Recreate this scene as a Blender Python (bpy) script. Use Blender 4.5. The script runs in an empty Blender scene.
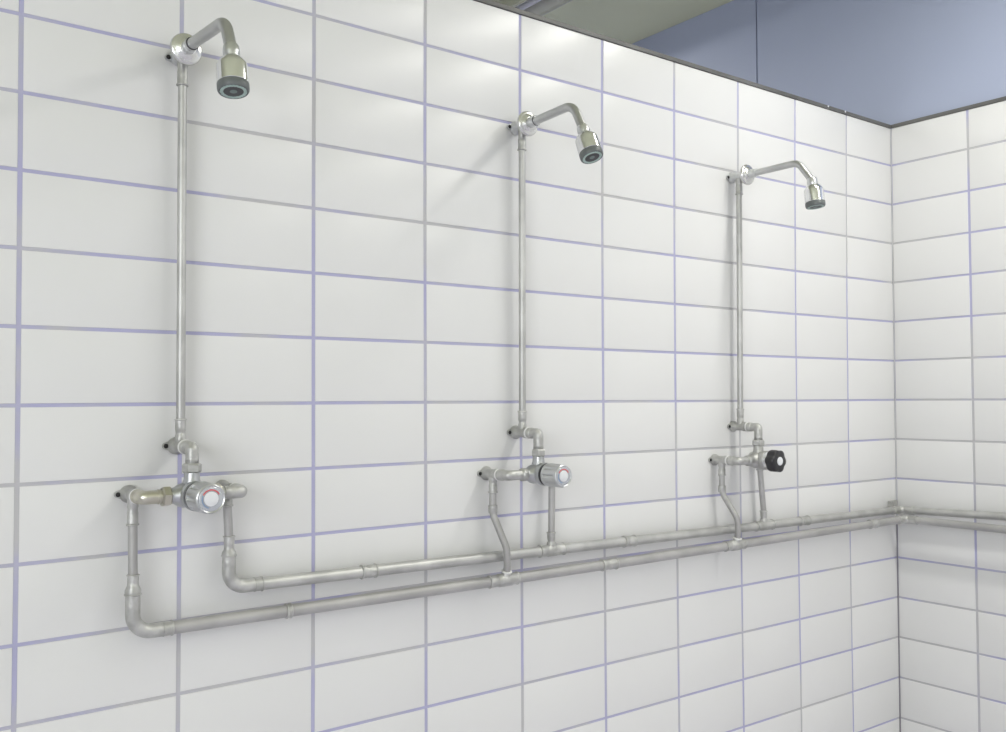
import bpy, bmesh, math, random
from mathutils import Vector, Matrix
random.seed(7)
PI = math.pi
S = bpy.context.scene
COL = S.collection

# ------------------------------------------------------------------ materials
def nodes(name):
    m = bpy.data.materials.new(name); m.use_nodes = True
    nt = m.node_tree; b = nt.nodes['Principled BSDF']
    return m, nt, b
def plain(name, col, rough=.5, metal=0.0, spec=.5):
    m, nt, b = nodes(name)
    b.inputs['Base Color'].default_value = (*col, 1)
    b.inputs['Roughness'].default_value = rough
    b.inputs['Metallic'].default_value = metal
    b.inputs['Specular IOR Level'].default_value = spec
    return m
def mottled(name, c1, c2, scale, rough, metal=0.0, rough2=None, bump=0.0, detail=3, spec=.5, bscale=None, p=(.35, .65)):
    m, nt, b = nodes(name)
    tc = nt.nodes.new('ShaderNodeTexCoord')
    n = nt.nodes.new('ShaderNodeTexNoise'); n.inputs['Scale'].default_value = scale; n.inputs['Detail'].default_value = detail
    r = nt.nodes.new('ShaderNodeValToRGB')
    r.color_ramp.interpolation = 'EASE'; r.color_ramp.elements[0].position = p[0]; r.color_ramp.elements[0].color = (*c1, 1)
    r.color_ramp.elements[1].position = p[1]; r.color_ramp.elements[1].color = (*c2, 1)
    nt.links.new(tc.outputs['Object'], n.inputs['Vector'])
    nt.links.new(n.outputs['Fac'], r.inputs['Fac'])
    nt.links.new(r.outputs['Color'], b.inputs['Base Color'])
    b.inputs['Metallic'].default_value = metal
    b.inputs['Specular IOR Level'].default_value = spec
    if rough2 is None: b.inputs['Roughness'].default_value = rough
    else:
        mr = nt.nodes.new('ShaderNodeMapRange')
        mr.inputs['To Min'].default_value = rough; mr.inputs['To Max'].default_value = rough2
        nt.links.new(n.outputs['Fac'], mr.inputs['Value']); nt.links.new(mr.outputs['Result'], b.inputs['Roughness'])
    if bump:
        n2 = nt.nodes.new('ShaderNodeTexNoise'); n2.inputs['Scale'].default_value = bscale or scale; n2.inputs['Detail'].default_value = 0
        nt.links.new(tc.outputs['Object'], n2.inputs['Vector'])
        bp = nt.nodes.new('ShaderNodeBump'); bp.inputs['Strength'].default_value = bump; bp.inputs['Distance'].default_value = .01
        nt.links.new(n2.outputs['Fac'], bp.inputs['Height']); nt.links.new(bp.outputs['Normal'], b.inputs['Normal'])
    return m

M_TILE = mottled('glazed_tile', (.728, .729, .722), (.752, .753, .746), 3.1, .31, bump=.035, bscale=5, detail=0, p=(.0, 1.0))
M_GROUT = mottled('lilac_grout', (.43, .425, .61), (.50, .495, .51), 3.2, .85, detail=5, p=(.45, .61))
M_GROUT_PALE = mottled('pale_corner_grout', (.58, .58, .60), (.66, .66, .66), 6, .85)
M_CAP = mottled('grey_trim', (.115, .115, .11), (.16, .16, .155), 6, .5, metal=.2)
M_BLUE = mottled('blue_panel', (.365, .41, .545), (.38, .425, .56), 1.5, .42)
M_GAP = plain('dark_gap', (.03, .03, .04), .8)
M_CEIL = mottled('ceiling_paint', (.66, .68, .47), (.69, .71, .50), 1.2, .8)
M_PAINT = mottled('room_paint', (.73, .74, .77), (.76, .77, .80), 1.5, .7)
M_FLOOR = mottled('floor_tile', (.58, .56, .66), (.64, .62, .72), 4, .5)
M_PIPE = mottled('dull_steel', (.44, .44, .43), (.56, .56, .545), 14, .36, metal=.60, rough2=.50, detail=4)
M_PIPE2 = mottled('matt_grey_pipe', (.37, .365, .36), (.46, .455, .45), 9, .45, metal=.35, rough2=.55, detail=4)
M_FIT = mottled('cast_fitting', (.42, .42, .405), (.55, .55, .535), 40, .34, metal=.6, rough2=.55, detail=4, bump=.15, bscale=120)
M_BRASS = mottled('plated_brass', (.52, .50, .42), (.62, .60, .52), 30, .25, metal=.9, rough2=.38)
M_CHROME = plain('chrome', (.80, .81, .82), .17, 1.0)
M_SHINE = plain('polished_steel', (.66, .66, .65), .24, .9)
M_SATIN = mottled('satin_chrome', (.56, .57, .575), (.66, .67, .675), 20, .28, metal=.9, rough2=.40)
M_BODY = mottled('grey_chrome', (.44, .45, .46), (.53, .54, .55), 20, .27, metal=.85, rough2=.40)
M_ARM = mottled('worn_chrome_arm', (.46, .465, .465), (.58, .585, .585), 12, .30, metal=.85, rough2=.45)
M_DARK = plain('dark_ring', (.05, .05, .055), .45)
M_HOLE = plain('dark_screw', (.035, .035, .035), .5, .6)
M_GRIP = plain('grey_rubber', (.125, .138, .138), .42)
M_TEAL = mottled('grey_green_nozzles', (.34, .45, .41), (.42, .53, .49), 60, .5)
M_TEALD = plain('grey_green_face', (.16, .21, .20), .45)
M_PTFE = plain('white_seal', (.80, .80, .79), .5)
M_WHITE = plain('white_plastic', (.74, .75, .77), .3)
M_RED = plain('red_print', (.62, .08, .09), .4)
M_BLUEP = plain('blue_print', (.20, .28, .42), .4)
M_BLACK = plain('black_plastic', (.022, .022, .025), .33)
M_LAMP = mottled('lamp_housing', (.48, .49, .42), (.54, .55, .48), 3, .45)

# ------------------------------------------------------------------ mesh helpers
class MB:
    def __init__(s): s.v = []; s.f = []; s.mi = []
    def add(s, vs, fs, mi=0):
        o = len(s.v); s.v += [tuple(v) for v in vs]
        for f in fs: s.f.append(tuple(i + o for i in f)); s.mi.append(mi)
        return s
    def box(s, x0, x1, y0, y1, z0, z1, mi=0):
        vs = [(x, y, z) for x in (x0, x1) for y in (y0, y1) for z in (z0, z1)]
        return s.add(vs, [(0, 1, 3, 2), (4, 6, 7, 5), (0, 4, 5, 1), (2, 3, 7, 6), (0, 2, 6, 4), (1, 5, 7, 3)], mi)
    def build(s, name, mat, parent=None, smooth=True, origin=None, angle=38, bevel=0):
        me = bpy.data.meshes.new(name)
        o3 = Vector(origin) if origin is not None else Vector((0, 0, 0))
        if parent is not None: o3 = WORLD[parent]
        me.from_pydata([Vector(v) - o3 for v in s.v], [], s.f)
        mats = mat if isinstance(mat, (list, tuple)) else [mat]
        for m in mats: me.materials.append(m)
        for p, i in zip(me.polygons, s.mi): p.material_index = i
        bm = bmesh.new(); bm.from_mesh(me)
        bmesh.ops.recalc_face_normals(bm, faces=bm.faces)
        if bevel: bmesh.ops.bevel(bm, geom=bm.edges[:], offset=bevel, segments=2, affect='EDGES', profile=.6)
        bm.to_mesh(me); bm.free()
        if smooth:
            for p in me.polygons: p.use_smooth = True
            me.set_sharp_from_angle(angle=math.radians(angle))
        ob = bpy.data.objects.new(name, me); COL.objects.link(ob)
        if parent is not None: ob.parent = parent; WORLD[ob] = WORLD[parent]
        else: ob.location = o3; WORLD[ob] = o3
        return ob
WORLD = {}
def thing(name, loc, label, cat, group=None):
    o = bpy.data.objects.new(name, None); COL.objects.link(o); o.location = loc
    o.empty_display_size = .05
    o['label'] = label; o['category'] = cat
    if group: o['group'] = group
    WORLD[o] = Vector(loc); return o
def tag(o, label, cat, group=None):
    o['label'] = label; o['category'] = cat
    if group: o['group'] = group
    return o
def struct(name, mb, mat, parent=None, **k):
    o = mb.build(name, mat, parent, **k)
    if parent is None: o['kind'] = 'structure'
    return o

def frame(d):
    d = Vector(d).normalized()
    a = Vector((0, 0, 1)) if abs(d.z) < .9 else Vector((1, 0, 0))
    u = d.cross(a).normalized(); w = d.cross(u).normalized()
    return d, u, w
def sweep(mb, pts, rad, n=24, cap=True, mi=0):
    """tube through pts; rad = number or list per point"""
    pts = [Vector(p) for p in pts]
    if not isinstance(rad, (list, tuple)): rad = [rad] * len(pts)
    tang = []
    for i in range(len(pts)):
        a = pts[max(i - 1, 0)]; b = pts[min(i + 1, len(pts) - 1)]
        tang.append((b - a).normalized())
    _, u, w = frame(tang[0]); rings = []
    for i, p in enumerate(pts):
        t = tang[i]
        u = (u - t * u.dot(t)).normalized(); w = t.cross(u)
        rings.append([p + (u * math.cos(2 * PI * k / n) + w * math.sin(2 * PI * k / n)) * rad[i] for k in range(n)])
    vs = [v for r in rings for v in r]; fs = []
    for i in range(len(pts) - 1):
        for k in range(n):
            fs.append((i * n + k, i * n + (k + 1) % n, (i + 1) * n + (k + 1) % n, (i + 1) * n + k))
    if cap:
        fs.append(tuple(range(n - 1, -1, -1))); fs.append(tuple(range((len(pts) - 1) * n, len(pts) * n)))
    return mb.add(vs, fs, mi)
def lathe(mb, o, d, prof, n=32, mi=0, rot=0, mod=None):
    """prof = [(distance along d, radius)]"""
    o = Vector(o); d, u, w = frame(d); vs = []; fs = []
    for s, r in prof:
        for k in range(n):
            a = 2 * PI * k / n + rot
            rr = r * (mod(a, s) if mod else 1)
            vs.append(o + d * s + (u * math.cos(a) + w * math.sin(a)) * rr)
    m = len(prof)
    for i in range(m - 1):
        for k in range(n):
            fs.append((i * n + k, i * n + (k + 1) % n, (i + 1) * n + (k + 1) % n, (i + 1) * n + k))
    fs.append(tuple(range(n - 1, -1, -1))); fs.append(tuple(range((m - 1) * n, m * n)))
    return mb.add(vs, fs, mi)
def ring(mb, o, d, r, t, n=32, mi=0):
    """a rounded bead round an axis"""
    prof = []
    for k in range(9):
        a = PI * k / 8
        prof.append((-t * math.cos(a), r + t * math.sin(a)))
    return lathe(mb, o, d, prof, n, mi)
def fillet(pts, rs, n=8):
    """polyline with rounded corners; rs = radius at each inner point"""
    pts = [Vector(p) for p in pts]; out = [pts[0]]
    for i in range(1, len(pts) - 1):
        p = pts[i]; a = (pts[i - 1] - p); b = (pts[i + 1] - p)
        la, lb = a.length, b.length; a.normalize(); b.normalize()
        ang = a.angle(b); r = rs[i - 1] if isinstance(rs, (list, tuple)) else rs
        t = min(r / math.tan(ang / 2), la * .49, lb * .49); r = t * math.tan(ang / 2)
        c = p + (a + b).normalized() * (r / math.sin(ang / 2))
        s = p + a * t - c; e = p + b * t - c
        tot = s.angle(e); ax = s.cross(e)
        if ax.length < 1e-12: out.append(p); continue
        ax.normalize()
        for k in range(n + 1): out.append(c + Matrix.Rotation(tot * k / n, 3, ax) @ s)
    out.append(pts[-1]); return out
def hull(mb, verts, mi=0):
    bm = bmesh.new()
    for v in verts: bm.verts.new(v)
    r = bmesh.ops.convex_hull(bm, input=bm.verts[:])
    for v in [v for v in bm.verts if not v.link_faces]: bm.verts.remove(v)
    bm.verts.index_update(); bm.verts.ensure_lookup_table()
    mb.add([v.co.copy() for v in bm.verts], [tuple(v.index for v in f.verts) for f in bm.faces], mi); bm.free()
def disc_pts(o, d, r, n=20):
    o = Vector(o); d, u, w = frame(d)
    return [o + (u * math.cos(2 * PI * k / n) + w * math.sin(2 * PI * k / n)) * r for k in range(n)]
def annulus_arc(mb, o, d, up, r0, r1, a0, a1, th, n=24, mi=0):
    """thin raised arc of print on a face; angles from 'up', clockwise as the viewer sees it"""
    o = Vector(o); d = Vector(d).normalized(); up = Vector(up); up = (up - d * up.dot(d)).normalized(); rt = up.cross(d)
    vs = []; fs = []
    for k in range(n + 1):
        a = a0 + (a1 - a0) * k / n
        e = up * math.cos(a) + rt * math.sin(a)
        for rr, hh in ((r0, 0), (r1, 0), (r1, th), (r0, th)): vs.append(o + e * rr + d * hh)
    for k in range(n):
        for j in range(4): fs.append((4 * k + j, 4 * k + (j + 1) % 4, 4 * k + 4 + (j + 1) % 4, 4 * k + 4 + j))
    fs.append((0, 1, 2, 3)); fs.append((4 * n, 4 * n + 1, 4 * n + 2, 4 * n + 3))
    mb.add(vs, fs, mi)

# ------------------------------------------------------------------ the room
XC = 2.5264          # inner corner of the two tiled walls
TOP = 2.125          # top of the tiling
CZ = 2.770           # ceiling
LZ = 2.652           # underside of the strip lights
XR = XC + .013       # blue panelled wall plane
YB, YF, XL = -6.3, 3.0, -2.6

def gx(c, r):
    """hand-set joints: a few millimetres off the exact grid"""
    if c < -.01: return gx(0, r) + c * .2505
    a, b = c / 10, max(r, -8) / 8
    k = [-0.00034, 0.05873, -0.00411, -0.00396, -0.13222, -0.00358, 0.0124, 0.01556, 0.10042, 0.00321]
    t = [1, a, b, a * b, a * a, b * b, a * a * b, a * b * b, a ** 3, b ** 3]
    return c * .25 + sum(p * q for p, q in zip(k, t))
def gz(c, r):
    a, b = max(c, 0) / 10, max(r, -8) / 8
    k = [-2e-05, 0.00891, 0.00162, -0.03354, -0.02617, -0.00337, 0.03342, 0.00646, 0.01608, 0.00754]
    t = [1, a, b, a * b, a * a, b * b, a * a * b, a * b * b, a ** 3, b ** 3]
    return 1.25 + r * .125 + sum(p * q for p, q in zip(k, t))

def tile(mb, corners, n, mi=0, bw=.0016, dep=.0022, gv=.0037, gh=.0030):
    """one bevelled glazed tile; corners = bl, br, tr, tl on the face plane, n = outward normal"""
    n = Vector(n); c = [Vector(p) for p in corners]
    ex = (c[1] - c[0]).normalized(); ez = (c[3] - c[0]).normalized()
    sg = [(1, 1), (-1, 1), (-1, -1), (1, -1)]
    tx, tz = random.gauss(0, .0009), random.gauss(0, .0009)
    lift = random.uniform(-.0002, .0002)
    cen = sum(c, Vector()) / 4
    def P(i, extra, d):
        p = c[i] + ex * sg[i][0] * (gv + extra) + ez * sg[i][1] * (gh + extra)
        q = p - cen
        return p + n * (d + lift + q.dot(ex) * tx + q.dot(ez) * tz)
    # three rings: joint level, start of the rounding, flat face
    vs = [P(i, 0, -dep) for i in range(4)] + [P(i, 0, -.0010) for i in range(4)] + [P(i, .0006, -.0003) for i in range(4)] + [P(i, bw, 0) for i in range(4)]
    fs = []
    for k in range(3):
        for i in range(4): fs.append((4 * k + i, 4 * k + (i + 1) % 4, 4 * k + 4 + (i + 1) % 4, 4 * k + 4 + i))
    fs.append((12, 13, 14, 15)); mb.add(vs, fs, mi)

# left (long) partition wall
core = MB()
core.box(XL, XC - .001, .0016, .098, 0, TOP)
wall_left = struct('wall_left', core, M_GROUT, smooth=False)
t = MB()
for c in range(-10, 10):
    for r in range(-10, 7):
        cs = []
        for cc, rr in ((c, r), (c + 1, r), (c + 1, r + 1), (c, r + 1)):
            x = gx(cc, rr); z = gz(cc, rr)
            if cc == 10: x = XC + .0012
            if rr == 7: z = TOP + .0030
            if rr == -10: z = 0.0
            x = max(x, XL)
            cs.append((x, 0, z))
        if cs[1][0] - cs[0][0] < .03: continue
        tile(t, cs, (0, -1, 0))
struct('tiling', t, M_TILE, wall_left, angle=25)

# right wall, tiled up to the same height in front of the blue panels
core = MB(); core.box(XC + .0016, XC + .012, YB, .0, 0, TOP)
wall_right = struct('wall_right', core, M_GROUT, smooth=False)
t = MB()
def ry(d, r): return -(.2485 - .0012 * r / 8) * d
def rz(d, r):
    return gz(10, r) + (.0012 * d if r > -8 else 0)
for d in range(0, 25):
    for r in range(-10, 7):
        cs = []
        for dd, rr in ((d, r), (d + 1, r), (d + 1, r + 1), (d, r + 1)):
            y = ry(dd, rr); z = rz(min(dd, 2), rr)
            if dd == 0: y = .0012
            if rr == 7: z = TOP + .0030
            if rr == -10: z = 0.0
            cs.append((XC, y, z))
        tile(t, [cs[1], cs[0], cs[3], cs[2]], (-1, 0, 0))
struct('tiling', t, M_TILE, wall_right, angle=25)

# metal edging along the top of the tiling
c = MB(); c.box(XL, XC + .001, -.0035, .1015, TOP + .0005, TOP + .0110)
struct('trim_1', c, M_CAP, smooth=False, bevel=.0012)
c = MB(); c.box(XC - .0035, XR - .0005, YB, -.0037, TOP + .0005, TOP + .0115)
struct('trim_2', c, M_CAP, smooth=False, bevel=.0012)
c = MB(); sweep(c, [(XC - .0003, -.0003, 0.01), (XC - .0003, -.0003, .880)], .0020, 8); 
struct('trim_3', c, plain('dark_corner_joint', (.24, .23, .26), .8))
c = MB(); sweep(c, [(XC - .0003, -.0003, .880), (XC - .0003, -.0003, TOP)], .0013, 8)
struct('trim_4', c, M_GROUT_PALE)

# blue panelled wall behind: panels with dark gaps between them
b = MB(); b.box(XR + .012, XR + .06, YB, YF, 0, CZ)
wall_blue = struct('wall_back', b, M_GAP, smooth=False)
b = MB(); y = .535 - 1.22 * 6
while y < YF:
    b.box(XR, XR + .012, max(y + .0030, YB), min(y + 1.22 - .0030, YF), .0, CZ); y += 1.22
struct('panelling', b, M_BLUE, wall_blue, smooth=False, bevel=.0006)
# remaining shell of the room
b = MB(); b.box(XL, XR, YB, YF, -.05, -.0005); struct('floor', b, M_FLOOR, smooth=False)
b = MB(); b.box(XL - .06, XR + .06, YB - .06, YF + .06, CZ + .0005, CZ + .05); struct('ceiling', b, M_CEIL, smooth=False)
b = MB(); b.box(XL - .06, XL - .0005, YB, YF, 0, CZ); struct('wall_side', b, M_PAINT, smooth=False)
b = MB(); b.box(XL - .06, XR + .06, YB - .06, YB - .0005, 0, CZ); struct('wall_front', b, M_PAINT, smooth=False)
b = MB(); b.box(XL - .06, XR + .06, YF + .0005, YF + .06, 0, CZ); struct('wall_far', b, M_PAINT, smooth=False)

# small white flecks on the edging near the corner
for x, lab in ((2.180, 'left of the two tiny white specks on the grey edging near the corner'),
               (2.268, 'right of the two tiny white specks on the grey edging near the corner')):
    m = MB(); lathe(m, (x, -.0034, TOP + .0078), (0, -1, 0), [(0, .0030), (.0012, .0030), (.0022, .0016)], 16)
    tag(m.build('screw_cap', M_WHITE, origin=(x, -.0034, TOP + .0078)), lab, 'screw cap', 'white specks on the wall edging')

# ------------------------------------------------------------------ strip lights (rows along y under the ceiling)
def strip_light(x, y0, y1, label, group, power, wash=0):
    t = thing('strip_light', (x, (y0 + y1) / 2, CZ), label, 'ceiling light', group)
    m = MB(); w = .065
    # gear tray on the ceiling and flared reflector below it
    prof = [(-.030, CZ), (.030, CZ), (.030, CZ - .045), (.034, CZ - .050), (w, LZ + .012), (w, LZ), (w - .004, LZ), (w - .004, LZ + .010), (.026, CZ - .055),
            (-.026, CZ - .055), (-w + .004, LZ + .010), (-w + .004, LZ), (-w, LZ), (-w, LZ + .012), (-.034, CZ - .050), (-.030, CZ - .045)]
    n = len(prof); vs = [(x + px, yy, pz) for yy in (y0, y1) for px, pz in prof]
    fs = [(k, (k + 1) % n, n + (k + 1) % n, n + k) for k in range(n)] + [tuple(range(n)), tuple(range(2 * n - 1, n - 1, -1))]
    m.add(vs, fs); m.build('reflector', M_LAMP, t, smooth=False)
    m = MB(); sweep(m, [(x, y0 + .02, LZ + .030), (x, y1 - .02, LZ + .030)], .012, 12); m.build('tube', M_WHITE, t)
    if power:
        ld = bpy.data.lights.new('tube_glow', 'AREA'); ld.shape = 'RECTANGLE'
        ld.size = .115; ld.size_y = y1 - y0 - .04; ld.energy = power; ld.color = (1.0, .985, .94)
        lo = bpy.data.objects.new('tube_glow', ld); COL.objects.link(lo)
        lo.parent = t; lo.location = (0, 0, LZ + .006 - CZ)
    if wash:      # added slim light turned towards the panelled wall, sharpens its shadow edge
        ld = bpy.data.lights.new('added_wash', 'AREA'); ld.shape = 'RECTANGLE'
        ld.size = .007; ld.size_y = y1 - y0 - .04; ld.energy = wash; ld.color = (1.0, .985, .95)
        lo = bpy.data.objects.new('added_wash', ld); COL.objects.link(lo)
        lo.parent = t; lo.location = (.0, 0, LZ + .001 - CZ); lo.rotation_euler = (0, math.radians(-50), 0)
    return t
y = .62
strip_light(1.800, y, y + .64, 'pale strip light under the ceiling beyond the partition, above the tiled wall', 'ceiling strip lights', 0)
strip_light(.30, .75, 2.75, 'added fill strip light, unseen in the space beyond the partition', 'ceiling strip lights', 34)  # added lamp hidden by the partition, brightens the space beyond
strip_light(1.800, 1.28, 2.92, 'ceiling strip light beyond the partition, near the blue panels', 'ceiling strip lights', 10, wash=14)
for k in range(4):
    y1 = -.42 - k * 1.4
    strip_light(1.800, y1 - 1.36, y1, 'ceiling strip light in the row above the tiled shower area', 'ceiling strip lights over the showers', [19, 16, 12, 12][k], wash=[2.5, 1.5, 0, 0][k])
for k in range(2):
    y1 = -2.9 - k * 1.7
    strip_light(-1.1, y1 - 1.36, y1, 'added fill strip light, unseen, in the row away from the tiled corner', 'added fill strip lights on the far side', 8)  # extra lamp row out of view, added for fill

# made-up windows behind the camera, added as soft fill light
def added_window(n, a0, a1, z0, z1, put, energy, loc, rot):
    b = MB(); f = .07
    for u0, u1, w0, w1 in ((a0 - f, a0, z0 - f, z1 + f), (a1, a1 + f, z0 - f, z1 + f), (a0, a1, z0 - f, z0), (a0, a1, z1, z1 + f), ((a0 + a1) / 2 - .03, (a0 + a1) / 2 + .03, z0, z1)):
        p = put(u0, u1); b.box(p[0], p[1], p[2], p[3], w0, w1)
    struct('added_window_%d' % n, b, M_WHITE, smooth=False)
    ld = bpy.data.lights.new('fill_light', 'AREA'); ld.shape = 'RECTANGLE'; ld.size = a1 - a0; ld.size_y = z1 - z0; ld.energy = energy; ld.color = (.95, .97, 1.0)
    lo = bpy.data.objects.new('fill_light', ld); COL.objects.link(lo); lo.location = loc; lo.rotation_euler = rot
added_window(1, -2.45, -.55, 1.02, 2.38, lambda u0, u1: (u0, u1, YB - .002, YB + .05), 12, (-1.50, YB + .02, 1.70), (math.radians(90), 0, 0))
added_window(2, -4.60, -1.60, 1.02, 2.38, lambda u0, u1: (XL - .002, XL + .05, u0, u1), 100, (XL + .02, -3.1, 1.70), (math.radians(90), 0, math.radians(-90)))

# ------------------------------------------------------------------ plumbing
R_S, R_L = .0076, .0112      # small and large pipe radius
def wall_bracket(parent, x, z, front=.042, d=.026, spread=.0180, tilt=0, mat=None, r=.0105):
    """screwed wall elbow: boss standing off the wall with a tapered ear on either side"""
    m = MB()
    for sgn in (-1, 1):
        ca, sa = sgn * math.cos(tilt), sgn * math.sin(tilt)
        ex, ez = x + spread * ca, z + spread * sa
        hull(m, disc_pts((ex, -.0006, ez), (0, 1, 0), .0058) + disc_pts((ex, -.0046, ez), (0, 1, 0), .0054)
             + disc_pts((x, -.0006, z), (0, 1, 0), .0120) + disc_pts((x, -.0046, z), (0, 1, 0), .0115))
        hull(m, disc_pts((x + .0115 * ca, -.004, z + .0115 * sa), (0, 1, 0), .0042) + disc_pts((x, -.004, z), (0, 1, 0), .0110) + disc_pts((x, -.023, z), (0, 1, 0), .0075))
    lathe(m, (x, -.0006, z), (0, -1, 0), [(0, .0150), (.004, .0150), (.010, r), (front - .010, r), (front - .008, r + .0016), (front - .0006, r + .0016)], 28)
    ring(m, (x, -d, z), (0, 0, 1), r - .001, .0016, 24)
    o = m.build('wall_bracket', mat or M_FIT, parent)
    for sgn in (-1, 1):
        ex, ez = x + sgn * spread * math.cos(tilt), z + sgn * spread * math.sin(tilt)
        s = MB(); lathe(s, (ex, -.0040, ez), (0, -1, 0), [(0, .0041), (.0012, .0041), (.0020, .0034), (.0022, .0024)], 16)
        s.build('screw', M_HOLE, o)
    return o
def press_fit(m, p0, p1, r, bead0=False, bead1=True, wide=.0014):
    """socket between two points with a rolled bead at the pipe side"""
    p0, p1 = Vector(p0), Vector(p1); d = p1 - p0; L = d.length
    lathe(m, p0, d, [(0, r + wide), (L * .30, r + wide), (L * .36, r + wide * .4), (L * .46, r + wide * .4), (L * .52, r + wide), (L, r + wide)], 26)
    if bead1: ring(m, p1 - d.normalized() * .0012, d, r + wide, .0017, 26)
    if bead0: ring(m, p0 + d.normalized() * .0012, d, r + wide, .0017, 26)
def nut(m, o, d, r, L, rot=0):
    lathe(m, o, d, [(0, r * .84), (L * .10, r * .93), (L * .16, r), (L * .84, r), (L * .90, r * .93), (L, r * .84)], 6, rot=rot)

#            bottom x, top x, left plate x, right plate x, right pipe foot x
UNITS = [dict(xb=.2472, xt=.2448, xl=.1692, xr=.3300, xf=.3325, zp=1.1785, zt=1.8600, zv=1.1000, tf=.057, dx=.0020),
         dict(xb=.9915, xt=.9930, xl=.9112, xr=1.0640, xf=1.0700, zp=1.1835, zt=1.8625, zv=1.0970, tf=.055, dx=.0015),
         dict(xb=1.7295, xt=1.7345, xl=1.6530, xr=1.8140, xf=1.8185, zp=1.1810, zt=1.8540, zv=1.0950, tf=.050, dx=.0050)]
D1, D2 = .026, .080
POS = ['left', 'middle', 'right']
UP_Z = lambda x: .9270 - (x - .41) * .0110
UP_D = .030
LO_Z = lambda x: .8735 + max(0, x - .9) * .0040
LO_D = lambda x: .034 + min(max(x - .28, 0) / 1.0, 1) * .020 + max(0, x - 1.28) * .004

# ---- risers
RL = ['thin vertical steel pipe rising to the left shower head, widest of the three in view',
      'thin vertical steel pipe rising to the middle shower head',
      'thin vertical steel pipe rising to the right shower head, nearest the tiled corner']
for i, u in enumerate(UNITS):
    t = thing('riser_pipe', (u['xb'], 0, u['zp']), RL[i], 'pipe', 'vertical shower riser pipes')
    zb, zt = u['zp'] + .047, u['zt'] - u['tf']
    X = lambda z: u['xb'] + (u['xt'] - u['xb']) * (z - u['zp']) / (u['zt'] - u['zp'])
    m = MB(); sweep(m, [(X(zb - .012), -D1, zb - .012), (X(zt + .012), -D1, zt + .012)], R_S, 28); m.build('pipe', M_PIPE, t)
    m = MB(); press_fit(m, (X(u['zp']), -D1, u['zp'] + .006), (X(zb), -D1, zb), R_S); m.build('pipe_fitting', M_FIT, t)
    m = MB(); press_fit(m, (X(u['zt']), -D1, u['zt'] - .006), (X(zt), -D1, zt), R_S); m.build('pipe_fitting', M_FIT, t)
    wall_bracket(t, u['xb'], u['zp'], front=.0452)
    wall_bracket(t, u['xt'], u['zt'], front=[.046, .046, .0510][i], tilt=[-.22, .02, -.05][i] * -1, mat=M_SATIN)

# ---- shower heads on their arms
HL = ['chrome shower head on bent arm at the left, largest in view, pointing straight down',
      'chrome shower head on bent arm in the middle, its face tilted outward',
      'chrome shower head on bent arm at the right, nearest the tiled corner']
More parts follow.
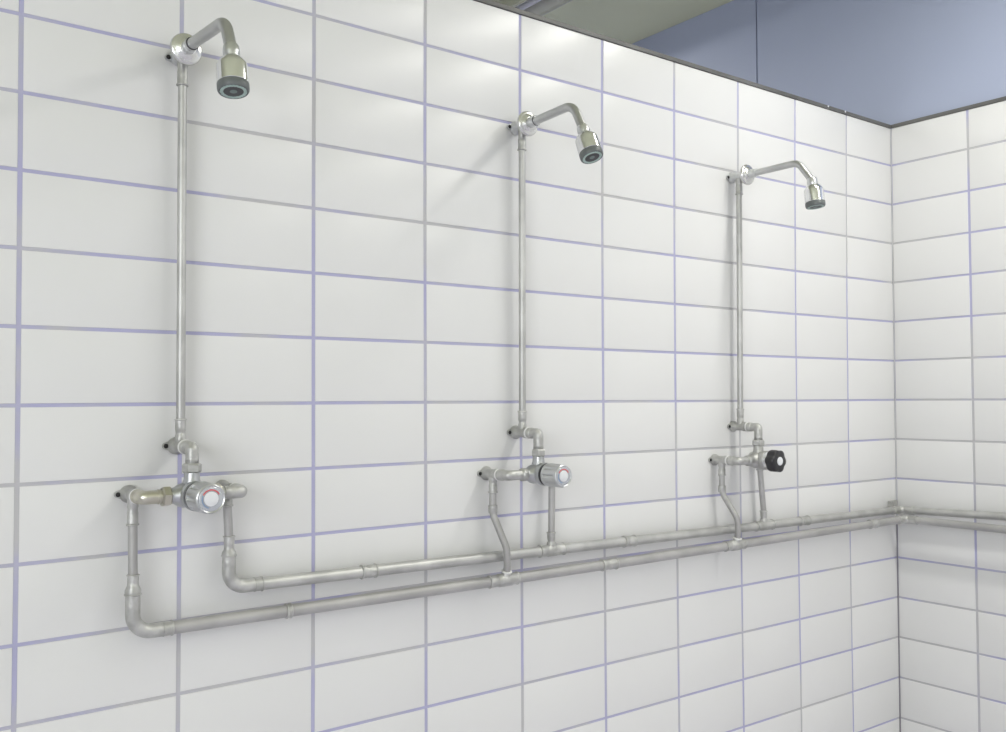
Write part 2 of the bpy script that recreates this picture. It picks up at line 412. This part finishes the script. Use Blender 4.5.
#        bend apex y, z, elbow end (y,z), neck, face, swivel x
HEADS = [dict(root=1.8615, ay=-.2310, az=1.8500, ny=-.2590, nz=1.7965, fy=-.2740, fz=1.7255, fx=-.002, br=.042, ar=.0096, sx=0, fo=0),
         dict(root=1.8620, ay=-.1990, az=1.8660, ny=-.2290, nz=1.8080, fy=-.2560, fz=1.7430, fx=.001, br=.040, ar=.0092, sx=-.001, fo=.002),
         dict(root=1.8530, ay=-.2130, az=1.8530, ny=-.2530, nz=1.7990, fy=-.2610, fz=1.7310, fx=.002, br=.036, ar=.0086, sx=0, fo=.008)]
for i, (u, h) in enumerate(zip(UNITS, HEADS)):
    x = u['xt'] + h['sx']; zr = h['root']; fo = h['fo']
    t = thing('shower_head', (x, -.046, zr), HL[i], 'shower head', 'chrome shower heads')
    m = MB()   # domed rosette
    lathe(m, (x, -.0400 - fo, zr), (0, -1, 0), [(0, .0235), (.0012, .0262), (.0040, .0276), (.0070, .0272), (.0092, .0255), (.0102, .0230), (.0104, .0205), (.0125, .0178), (.0150, .0145), (.0160, .0120)], 44)
    m.build('flange', M_SHINE, t)
    m = MB(); lathe(m, (x, -.050 - fo, zr), (0, -1, 0), [(0, .0118), (.016, .0118), (.018, .0110), (.024, .0110), (.026, .0104), (.027, .0104)], 30)
    ring(m, (x, -.0665 - fo, zr), (0, 1, 0), .0112, .0011, 30); m.build('threaded_collar', M_SATIN, t)
    if i < 2: m = MB(); lathe(m, (x, -.0765, zr), (0, -1, 0), [(0, .0110), (.0022, .0110)], 28); m.build('seal', M_DARK, t)
    P = fillet([(x, -.0775, zr), (x, h['ay'], h['az']), (x + h['fx'] * .3, h['ny'], h['nz'])], [h['br']], 16)
    m = MB(); sweep(m, P, h['ar'], 30); m.build('arm', M_ARM, t)
    neck = Vector((x + h['fx'] * .3, h['ny'], h['nz'])); face = Vector((x + h['fx'], h['fy'], h['fz']))
    ax = (face - neck).normalized(); Lh = (face - neck).length
    m = MB()
    lathe(m, neck - ax * .008, ax, [(0, .0090), (.001, .0108), (.004, .0122), (.012, .0130), (.016, .0128), (.020, .0118), (.026, .0114), (.030, .0110)], 36)
    m.build('ball_joint', M_SATIN, t)
    m = MB()
    s0 = Lh - .058
    lathe(m, neck + ax * s0, ax, [(0, .0120), (.0012, .0150), (.004, .0178), (.008, .0205), (.0105, .0222), (.0125, .0232), (.016, .0236), (.028, .0240), (.0435, .0240), (.0445, .0232)], 48)
    hd = m.build('head_body', M_CHROME, t)
    m = MB(); ring(m, neck + ax * (s0 + .0556), ax, .0213, .0011, 48); m.build('dark_gap_ring', M_DARK, t)
    m = MB()
    lathe(m, neck + ax * (s0 + .0440), ax, [(0, .0236), (.001, .0242), (.008, .0242), (.0108, .0238), (.0128, .0226), (.0132, .0214), (.0120, .0208), (.0100, .0206)], 48)
    m.build('grip_ring', M_GRIP, t)
    # spray face: toothed pale ring and darker centre disc
    m = MB()
    lathe(m, neck + ax * (s0 + .0530), ax, [(0, .0204), (.0038, .0202), (.0048, .0190), (.0046, .0160), (.0036, .0150)], 96, mod=lambda a, s: 1 + .022 * (1 if math.sin(a * 24) > 0 else -1))
    fc = m.build('spray_face', M_TEAL, t)
    m = MB(); lathe(m, neck + ax * (s0 + .0545), ax, [(0, .0150), (.0016, .0150), (.0022, .0135), (.0018, .0060), (.0026, .0050), (.0026, .001)], 40)
    for q in range(12):
        a = 2 * PI * q / 12; _, uu, ww = frame(ax)
        lathe(m, neck + ax * (s0 + .0555) + (uu * math.cos(a) + ww * math.sin(a)) * .0092, ax, [(0, .0011), (.0010, .0009)], 8)
    m.build('nozzle_disc', M_TEALD, fc)

# ---- mixer valves
ML = ['left mixer valve, fluted chrome knob with red and blue arcs on its face',
      'mixer valve with fluted chrome knob, in the middle below the second riser',
      'mixer valve with black lobed knob and white cap, nearest the tiled corner']
for i, u in enumerate(UNITS):
    x0 = u['xb'] + u['dx']; zv = u['zv']; xl, xr = u['xl'], u['xl'] + 2 * (u['xb'] - u['xl']) + .003
    if i == 0: xr = u['xr']
    t = thing('mixer_valve', (x0, -D2, zv), ML[i], 'shower valve', 'shower mixer valves')
    bm_ = M_BRASS if i == 0 else M_FIT
    body = MB()
    L = .0270
    lathe(body, (x0 - .036, -D2, zv), (1, 0, 0), [(0, .0125), (.006, .0135), (.014, .0185), (.020, .0205), (.052, .0205), (.058, .0185), (.066, .0135), (.072, .0125)], 40)
    lathe(body, (x0, -D2 + .018, zv), (0, -1, 0), [(0, .0120), (.004, .0190), (.012, .0215), (.026, .0225), (.034, .0245), (.044, .0250), (.046, .0240)], 44)
    lathe(body, (x0, -D2, zv + .010), (0, 0, 1), [(0, .0165), (.008, .0160), (.016, .0130), (.030, .0125)], 32)
    body.build('valve_body', [M_BODY, M_BODY, M_FIT][i], t)
    # outlet: nut, short tube and elbow back to the riser bracket
    m = MB(); nut(m, (x0, -D2, zv + .0365), (0, 0, 1), .0160, .0160, rot=.35); m.build('nut', M_FIT, t)
    m = MB()
    P = fillet([(x0, -D2, zv + .045), (x0, -D2, u['zp'] - .0005), (x0 - .0008, -.0445, u['zp'] - .0005)], [.0050], 8)
    sweep(m, P, .0108, 28)
    lathe(m, (x0, -D2, zv + .0525), (0, 0, 1), [(0, .0108), (.006, .0108), (.007, .0100)], 28)
    lathe(m, (x0 - .0006, -.050, u['zp'] - .0005), (0, -1, 0), [(0, .0118), (.010, .0118), (.012, .0100)], 28)
    m.build('elbow', M_FIT, t)
    m = MB(); lathe(m, (x0 - .0008, -.0445, u['zp'] - .0005), (0, -1, 0), [(0, .0122), (.0012, .0128), (.0030, .0128), (.0040, .0118)], 28); m.build('seal_ring', M_PTFE, t)
    # inlets
    for sg, xx in ((-1, xl), (1, xr)):
        xin = x0 + sg * .036
        ex = xx + (.0055 if sg > 0 and i == 0 else -.0010 * sg)
        er = .0112 if i == 0 else .0106
        m = MB()
        P = fillet([(xin - sg * .002, -D2, zv), (ex, -D2, zv), (ex, -.0445, zv - .0003)], [.0065], 8)
        sweep(m, P, er, 28)
        lathe(m, (ex, -.0500, zv - .0002), (0, -1, 0), [(0, .0122), (.010, .0122), (.013, er)], 28)
        if i == 0: ring(m, (xin + sg * .019, -D2, zv), (1, 0, 0), er, .0012, 24)
        m.build('inlet_elbow', bm_ if sg < 0 else M_FIT, t)
        m = MB()
        if i == 0: nut(m, (xin - .001 * sg, -D2, zv), (sg, 0, 0), .0172, .0150, rot=.2)
        else: lathe(m, (xin - .002 * sg, -D2, zv), (sg, 0, 0), [(0, .0128), (.004, .0138), (.012, .0138), (.015, .0110)], 28)
        m.build('nut', bm_ if i == 0 else M_FIT, t)
        m = MB(); lathe(m, (ex, -.0445, zv - .0003), (0, -1, 0), [(0, .0122), (.0012, .0128), (.0030, .0128), (.0040, .0118)], 28); m.build('seal_ring', M_PTFE, t)
    yk = -D2 - .0300; x0 += [.0025, 0, 0][i]
    kf = [.0600, .0560, .0300][i]
    if i < 2:
        m = MB(); lathe(m, (x0, yk + .002, zv), (0, -1, 0), [(0, .0235), (.004, .0235), (.005, .0215), (.008, .0215)], 40); m.build('dark_collar', M_DARK, t)
        R = .0252 if i == 0 else .0248
        k = MB()
        fl = lambda a, s: 1 - ([.13, .085][i] * max(0, math.cos(a * [8, 9][i])) ** 2 if .006 < s < kf * .72 else 0)
        lathe(k, (x0, yk - .005, zv), (0, -1, 0), [(0, R * .93), (.002, R), (.006, R), (.0062, R), (kf * .35, R * .99), (kf * .70, R * .97), (kf * .73, R * .97), (kf * .80, R * .965), (kf * .84, R * .93), (kf * .86, R * .87), (kf * .84, R * .80)], 144, mod=fl)
        kn = k.build('knob', M_SATIN, t, angle=30)
        yf = yk - .005 - kf * .845
        m = MB(); lathe(m, (x0, yf + .002, zv), (0, -1, 0), [(0, R * .81), (.0012, R * .81), (.0020, R * .76), (.0024, R * .72), (.0024, .001)], 48)
        m.build('knob_face', plain('grey_face', (.50, .52, .55), .25, .35), kn)
        m = MB(); lathe(m, (x0, yf, zv), (0, -1, 0), [(0, R * .46), (.0016, R * .46), (.0022, R * .43), (.0024, .001)], 40)
        m.build('indicator_disc', M_WHITE, kn)
        m = MB(); annulus_arc(m, (x0, yf - .0004, zv), (0, -1, 0), (0, 0, 1), R * .54, R * .615, math.radians(-62), math.radians(62), .0006)
        m.build('red_arc', M_RED, kn)
        m = MB(); annulus_arc(m, (x0, yf - .0004, zv), (0, -1, 0), (0, 0, 1), R * .54, R * .615, math.radians(195), math.radians(292), .0006)
        m.build('blue_arc', M_BLUEP, kn)
    else:
        m = MB(); lathe(m, (x0, yk + .002, zv), (0, -1, 0), [(0, .0225), (.003, .0225), (.006, .0205), (.012, .0205)], 40); m.build('collar', M_CHROME, t)
        R = .0302
        k = MB()
        lobe = lambda a, s: 1 - .115 * (.5 - .5 * math.cos(a * 6 + .6)) ** 1.3
        lathe(k, (x0, yk - .008, zv), (0, -1, 0), [(0, R * .78), (.002, R * .88), (.005, R * .95), (.010, R), (.024, R), (.0265, R * .97), (.0285, R * .86), (.0290, R * .60), (.0290, .001)], 96, mod=lobe)
        kn = k.build('knob', M_BLACK, t, angle=40)
        kn['label'] = 'black knob with six lobes'
        m = MB(); lathe(m, (x0, yk - .0365, zv), (0, -1, 0), [(0, .0110), (.0015, .0110), (.0026, .0098), (.0030, .001)], 32); m.build('knob_cap', M_WHITE, kn)

# ---- branch pipes from the two mains up to the valves
BL = [('leftmost vertical pipe, dropping into the bend of the lower pipe', 'vertical pipe right of the left valve, dropping into the upper pipe bend'),
      ('cranked pipe stepping over the upper pipe, left of the middle valve', 'straight short pipe below the middle valve knob'),
      ('cranked pipe stepping over the upper pipe, left of the black-knobbed valve', 'straight short pipe below the black-knobbed valve')]
for i, u in enumerate(UNITS):
    zv = u['zv']; xl = u['xl']
    xr = u['xl'] + 2 * (u['xb'] - u['xl']) + .003 if i else u['xr']
    # left branch
    t = thing('branch_pipe', (xl, -D1, zv), BL[i][0], 'pipe')
    wall_bracket(t, xl, zv, front=.0452)
    if i == 0:
        xb = .1688
        m = MB(); press_fit(m, (xl, -D1, zv - .006), (xl, -D1, zv - .050), R_S); m.build('pipe_fitting', M_FIT, t)
        m = MB(); sweep(m, [(xl, -D1, zv - .04), (xb, -LO_D(0), .950)], R_S, 28); m.build('pipe', M_PIPE2, t)
    else:
        xt = [0, .9285, 1.6700][i]; dl = LO_D(xt); zl = LO_Z(xt)
        m = MB(); press_fit(m, (xl, -D1, zv - .006), (xl, -D1, zv - .040), R_S); m.build('pipe_fitting', M_FIT, t)
        P = [(xl, -D1, zv - .034), (xl - .0005, -D1, zv - .085), (xt - .004, -(dl + .010), zl + .068), (xt - .001, -(dl + .008), zl + .030), (xt, -dl - .004, zl + .012)]
        P = fillet(P, [.05, .045, .03], 10)
        m = MB(); sweep(m, P, R_S, 28); m.build('pipe', M_PIPE2, t)
        m = MB(); lathe(m, (xl - .0002, -D1, zv - .066), (0, 0, -1), [(0, R_S + .001), (.001, R_S + .0022), (.016, R_S + .0022), (.018, R_S + .0008)], 26); m.build('pipe_fitting', M_FIT, t)
    # right branch
    t = thing('branch_pipe', (xr, -D1, zv), BL[i][1], 'pipe')
    wall_bracket(t, xr, zv, front=.0452)
    zu = UP_Z(u['xf'])
    if i == 0:
        m = MB(); press_fit(m, (xr, -D1, zv - .006), (xr, -D1, zv - .030), R_S); m.build('pipe_fitting', M_FIT, t)
        m = MB(); sweep(m, [(xr, -D1, zv - .02), (u['xf'], -UP_D, 1.000)], R_S, 28); m.build('pipe', M_PIPE2, t)
    else:
        m = MB(); press_fit(m, (xr, -D1, zv - .006), (xr + .0006, -D1, zv - .034), R_S); m.build('pipe_fitting', M_FIT, t)
        m = MB(); sweep(m, [(xr + .0004, -D1, zv - .028), (u['xf'], -UP_D, zu + .034)], R_S, 28); m.build('pipe', M_PIPE2, t)
        m = MB(); press_fit(m, (u['xf'], -UP_D, zu + .008), (u['xf'] - .0008, -UP_D, zu + .040), R_S); m.build('pipe_fitting', M_FIT, t)

# ---- the two mains
def coupling(t, x, zf, df, L, step=1):
    """long sleeve: slightly wider, a crimp line and a raised rim"""
    m = MB(); a = Vector((x, -df(x), zf(x))); b = Vector((x + L, -df(x + L), zf(x + L)))
    press_fit(m, a, b, R_L, bead0=True, bead1=(step > 0), wide=.0011)
    return m.build('coupling', M_FIT, t)
ud = lambda x: UP_D
def main_pipe(t, pts, mat):
    m = MB(); sweep(m, pts, R_L, 32); return m.build('pipe', mat, t)

# upper
XU = UNITS[0]['xf']; zc = UP_Z(.40)
tu = thing('water_pipe', (XU, -UP_D, UP_Z(XU)), 'upper of the two long horizontal steel pipes along the tiled walls', 'pipe', 'horizontal supply pipes')
xcu = XC - UP_D
seg = [.385, .500, 1.0, 1.5, 2.0, xcu - .012]
main_pipe(tu, [(x, -UP_D, UP_Z(x)) for x in seg], M_PIPE)
zr_ = UP_Z(xcu)
# left bend with reducer
m = MB()
P = fillet([(XU, -UP_D, .985), (XU, -UP_D, UP_Z(XU)), (.392, -UP_D, UP_Z(.392))], [.040], 14)
sweep(m, P, .0120, 30)
lathe(m, (XU, -UP_D, .983), (0, 0, 1), [(0, .0126), (.004, .0128), (.007, .0122), (.011, .0092), (.015, .0088), (.023, .0092), (.0345, .0092)], 28)
ring(m, (XU, -UP_D, .984), (0, 0, 1), .0124, .0014, 28); ring(m, (XU, -UP_D, 1.0170), (0, 0, 1), .0092, .0013, 28)
ring(m, (.3930, -UP_D, UP_Z(.3930)), (1, 0, -.011), .0122, .0013, 28); ring(m, (.379, -UP_D, UP_Z(.379)), (1, 0, -.011), .0118, .0010, 28)
m.build('bend', M_FIT, tu)
coupling(tu, .593, UP_Z, ud, .032)
coupling(tu, 1.292, UP_Z, ud, .036)
coupling(tu, 1.975, UP_Z, ud, .040)
for i in (1, 2):
    xf = UNITS[i]['xf']; m = MB()
    a = (xf - .034, -UP_D, UP_Z(xf - .034)); b = (xf + .034, -UP_D, UP_Z(xf + .034))
    lathe(m, a, Vector(b) - Vector(a), [(0, R_L + .0014), (.016, R_L + .0014), (.018, R_L + .0008), (.022, R_L + .0022), (.046, R_L + .0022), (.050, R_L + .0008), (.052, R_L + .0014), (.068, R_L + .0014)], 30)
    for q in (a, b): ring(m, q, (1, 0, -.011), R_L + .0014, .0014, 28)
    lathe(m, (xf, -UP_D, UP_Z(xf)), (0, 0, 1), [(0, .0105), (.016, .0105), (.018, .0096)], 26)
    m.build('tee', M_FIT, tu)
# corner elbow and run on the right wall
m = MB(); sweep(m, fillet([(xcu - .045, -UP_D, UP_Z(xcu - .045)), (xcu, -UP_D, zr_), (xcu, -UP_D - .045, zr_ + .0003)], [.020], 10), .0124, 30)
for q, d in (((xcu - .045, -UP_D, UP_Z(xcu - .045)), (1, 0, 0)), ((xcu, -UP_D - .045, zr_), (0, 1, 0))): ring(m, q, d, .0124, .0013, 26)
m.build('elbow', M_FIT, tu)
main_pipe(tu, [(xcu, -UP_D - .035, zr_ + .0003), (xcu, -.35, .9145), (xcu, -1.2, .926)], M_PIPE)
m = MB()   # square clip bracket in the corner
m.box(xcu - .020, xcu + .0285, -.004, -.0006, zr_ + .004, zr_ + .026); m.box(xcu - .022, xcu - .018, -.020, -.0006, zr_ + .004, zr_ + .026)
m.build('bracket', M_FIT, tu, smooth=False, bevel=.001)

# lower
XLO = .1688
tl = thing('water_pipe', (XLO, -LO_D(0), .8735), 'lower of the two long horizontal grey pipes along the tiled walls', 'pipe', 'horizontal supply pipes')
dc = LO_D(XC - .058); xcl = XC - .054
seg = [.222 + k * .15 for k in range(15)]
seg = [s for s in seg if s < xcl - .03] + [xcl - .012]
main_pipe(tl, [(x, -LO_D(x), LO_Z(x)) for x in seg], M_PIPE2)
m = MB(); dl0 = LO_D(0)
P = fillet([(XLO, -dl0, .938), (XLO, -dl0, .8735), (.2320, -dl0, .8735)], [.040], 14)
sweep(m, P, .0120, 30)
lathe(m, (XLO, -dl0, .936), (0, 0, 1), [(0, .0126), (.004, .0130), (.009, .0128), (.016, .0095), (.021, .0088), (.026, .0092), (.034, .0092)], 28)
ring(m, (XLO, -dl0, .9375), (0, 0, 1), .0128, .0014, 28); ring(m, (XLO, -dl0, .9690), (0, 0, 1), .0092, .0013, 28)
ring(m, (.2325, -dl0, .8735), (1, 0, 0), .0122, .0013, 28); ring(m, (.2180, -dl0, .8735), (1, 0, 0), .0119, .0010, 28)
m.build('bend', M_FIT, tl)
for x, L in ((.436, .010), (1.20, .045), (2.28, .03)):
    coupling(tl, x, LO_Z, LO_D, L)
for xt in (.9285, 1.6700):
    m = MB(); a = (xt - .042, -LO_D(xt - .042), LO_Z(xt - .042)); b = (xt + .030, -LO_D(xt + .030), LO_Z(xt + .030)); d = Vector(b) - Vector(a)
    lathe(m, a, d, [(0, R_L + .0014), (.018, R_L + .0014), (.020, R_L + .0008), (.024, R_L + .0028), (.056, R_L + .0028), (.060, R_L + .0010), (.072, R_L + .0014)], 30)
    ring(m, a, d, R_L + .0012, .0013, 28); ring(m, b, d, R_L + .0014, .0014, 28)
    lathe(m, (xt, -LO_D(xt), LO_Z(xt)), (0, -.25, 1), [(0, .0105), (.017, .0105), (.018, .0098)], 26)
    m.build('tee', M_FIT, tl)
    m = MB(); lathe(m, Vector((xt, -LO_D(xt), LO_Z(xt))) + Vector((0, -.25, 1)).normalized() * .0168, (0, -.25, 1), [(0, .0108), (.0012, .0118), (.0028, .0118), (.0036, .0100)], 26); m.build('seal_ring', M_PTFE, tl)
m = MB(); zl = LO_Z(xcl)
sweep(m, fillet([(xcl - .040, -LO_D(xcl - .04), LO_Z(xcl - .04)), (xcl, -LO_D(xcl), zl), (xcl, -LO_D(xcl) - .040, zl)], [.018], 10), .0124, 30)
for q, d in (((xcl - .040, -LO_D(xcl - .04), LO_Z(xcl - .04)), (1, 0, 0)), ((xcl, -LO_D(xcl) - .040, zl), (0, 1, 0))): ring(m, q, d, .0124, .0013, 26)
m.build('elbow', M_FIT, tl)
main_pipe(tl, [(xcl, -LO_D(xcl) - .030, zl), (xcl, -.365, .8808), (xcl, -1.2, .884)], M_PIPE2)
m = MB()   # clip holding the lower pipe to the corner
m.box(xcl - .016, xcl - .001, -LO_D(xcl), -.0006, zl + .0135, zl + .0165); m.box(xcl - .016, xcl - .001, -.004, -.0006, zl + .0135, zl + .030)
m.build('bracket', M_FIT, tl, smooth=False, bevel=.001)

# ------------------------------------------------------------------ world, camera, colour
w = bpy.data.worlds.new('World'); S.world = w; w.use_nodes = True
w.node_tree.nodes['Background'].inputs['Color'].default_value = (.6, .65, .7, 1)
w.node_tree.nodes['Background'].inputs['Strength'].default_value = .2
cam = bpy.data.cameras.new('Camera'); co = bpy.data.objects.new('Camera', cam); COL.objects.link(co)
cam.sensor_width = 36; cam.lens = 33.4104; cam.clip_start = .02
yaw, pit, rol = .64262, .03243, -.00214
fw = Vector((math.sin(yaw) * math.cos(pit), math.cos(yaw) * math.cos(pit), math.sin(pit)))
rt = Vector((math.cos(yaw), -math.sin(yaw), 0)); up = rt.cross(fw)
r2 = rt * math.cos(rol) + up * math.sin(rol); u2 = up * math.cos(rol) - rt * math.sin(rol)
R = Matrix((r2, u2, -fw)).transposed().to_4x4()
co.matrix_world = Matrix.Translation((-.2719, -1.6434, 1.2630)) @ R
S.camera = co
S.view_settings.view_transform = 'Standard'; S.view_settings.look = 'None'
S.view_settings.gamma = 1; S.view_settings.use_curve_mapping = False
S.view_settings.exposure = -.33
S.cycles.caustics_reflective = False; S.cycles.caustics_refractive = False
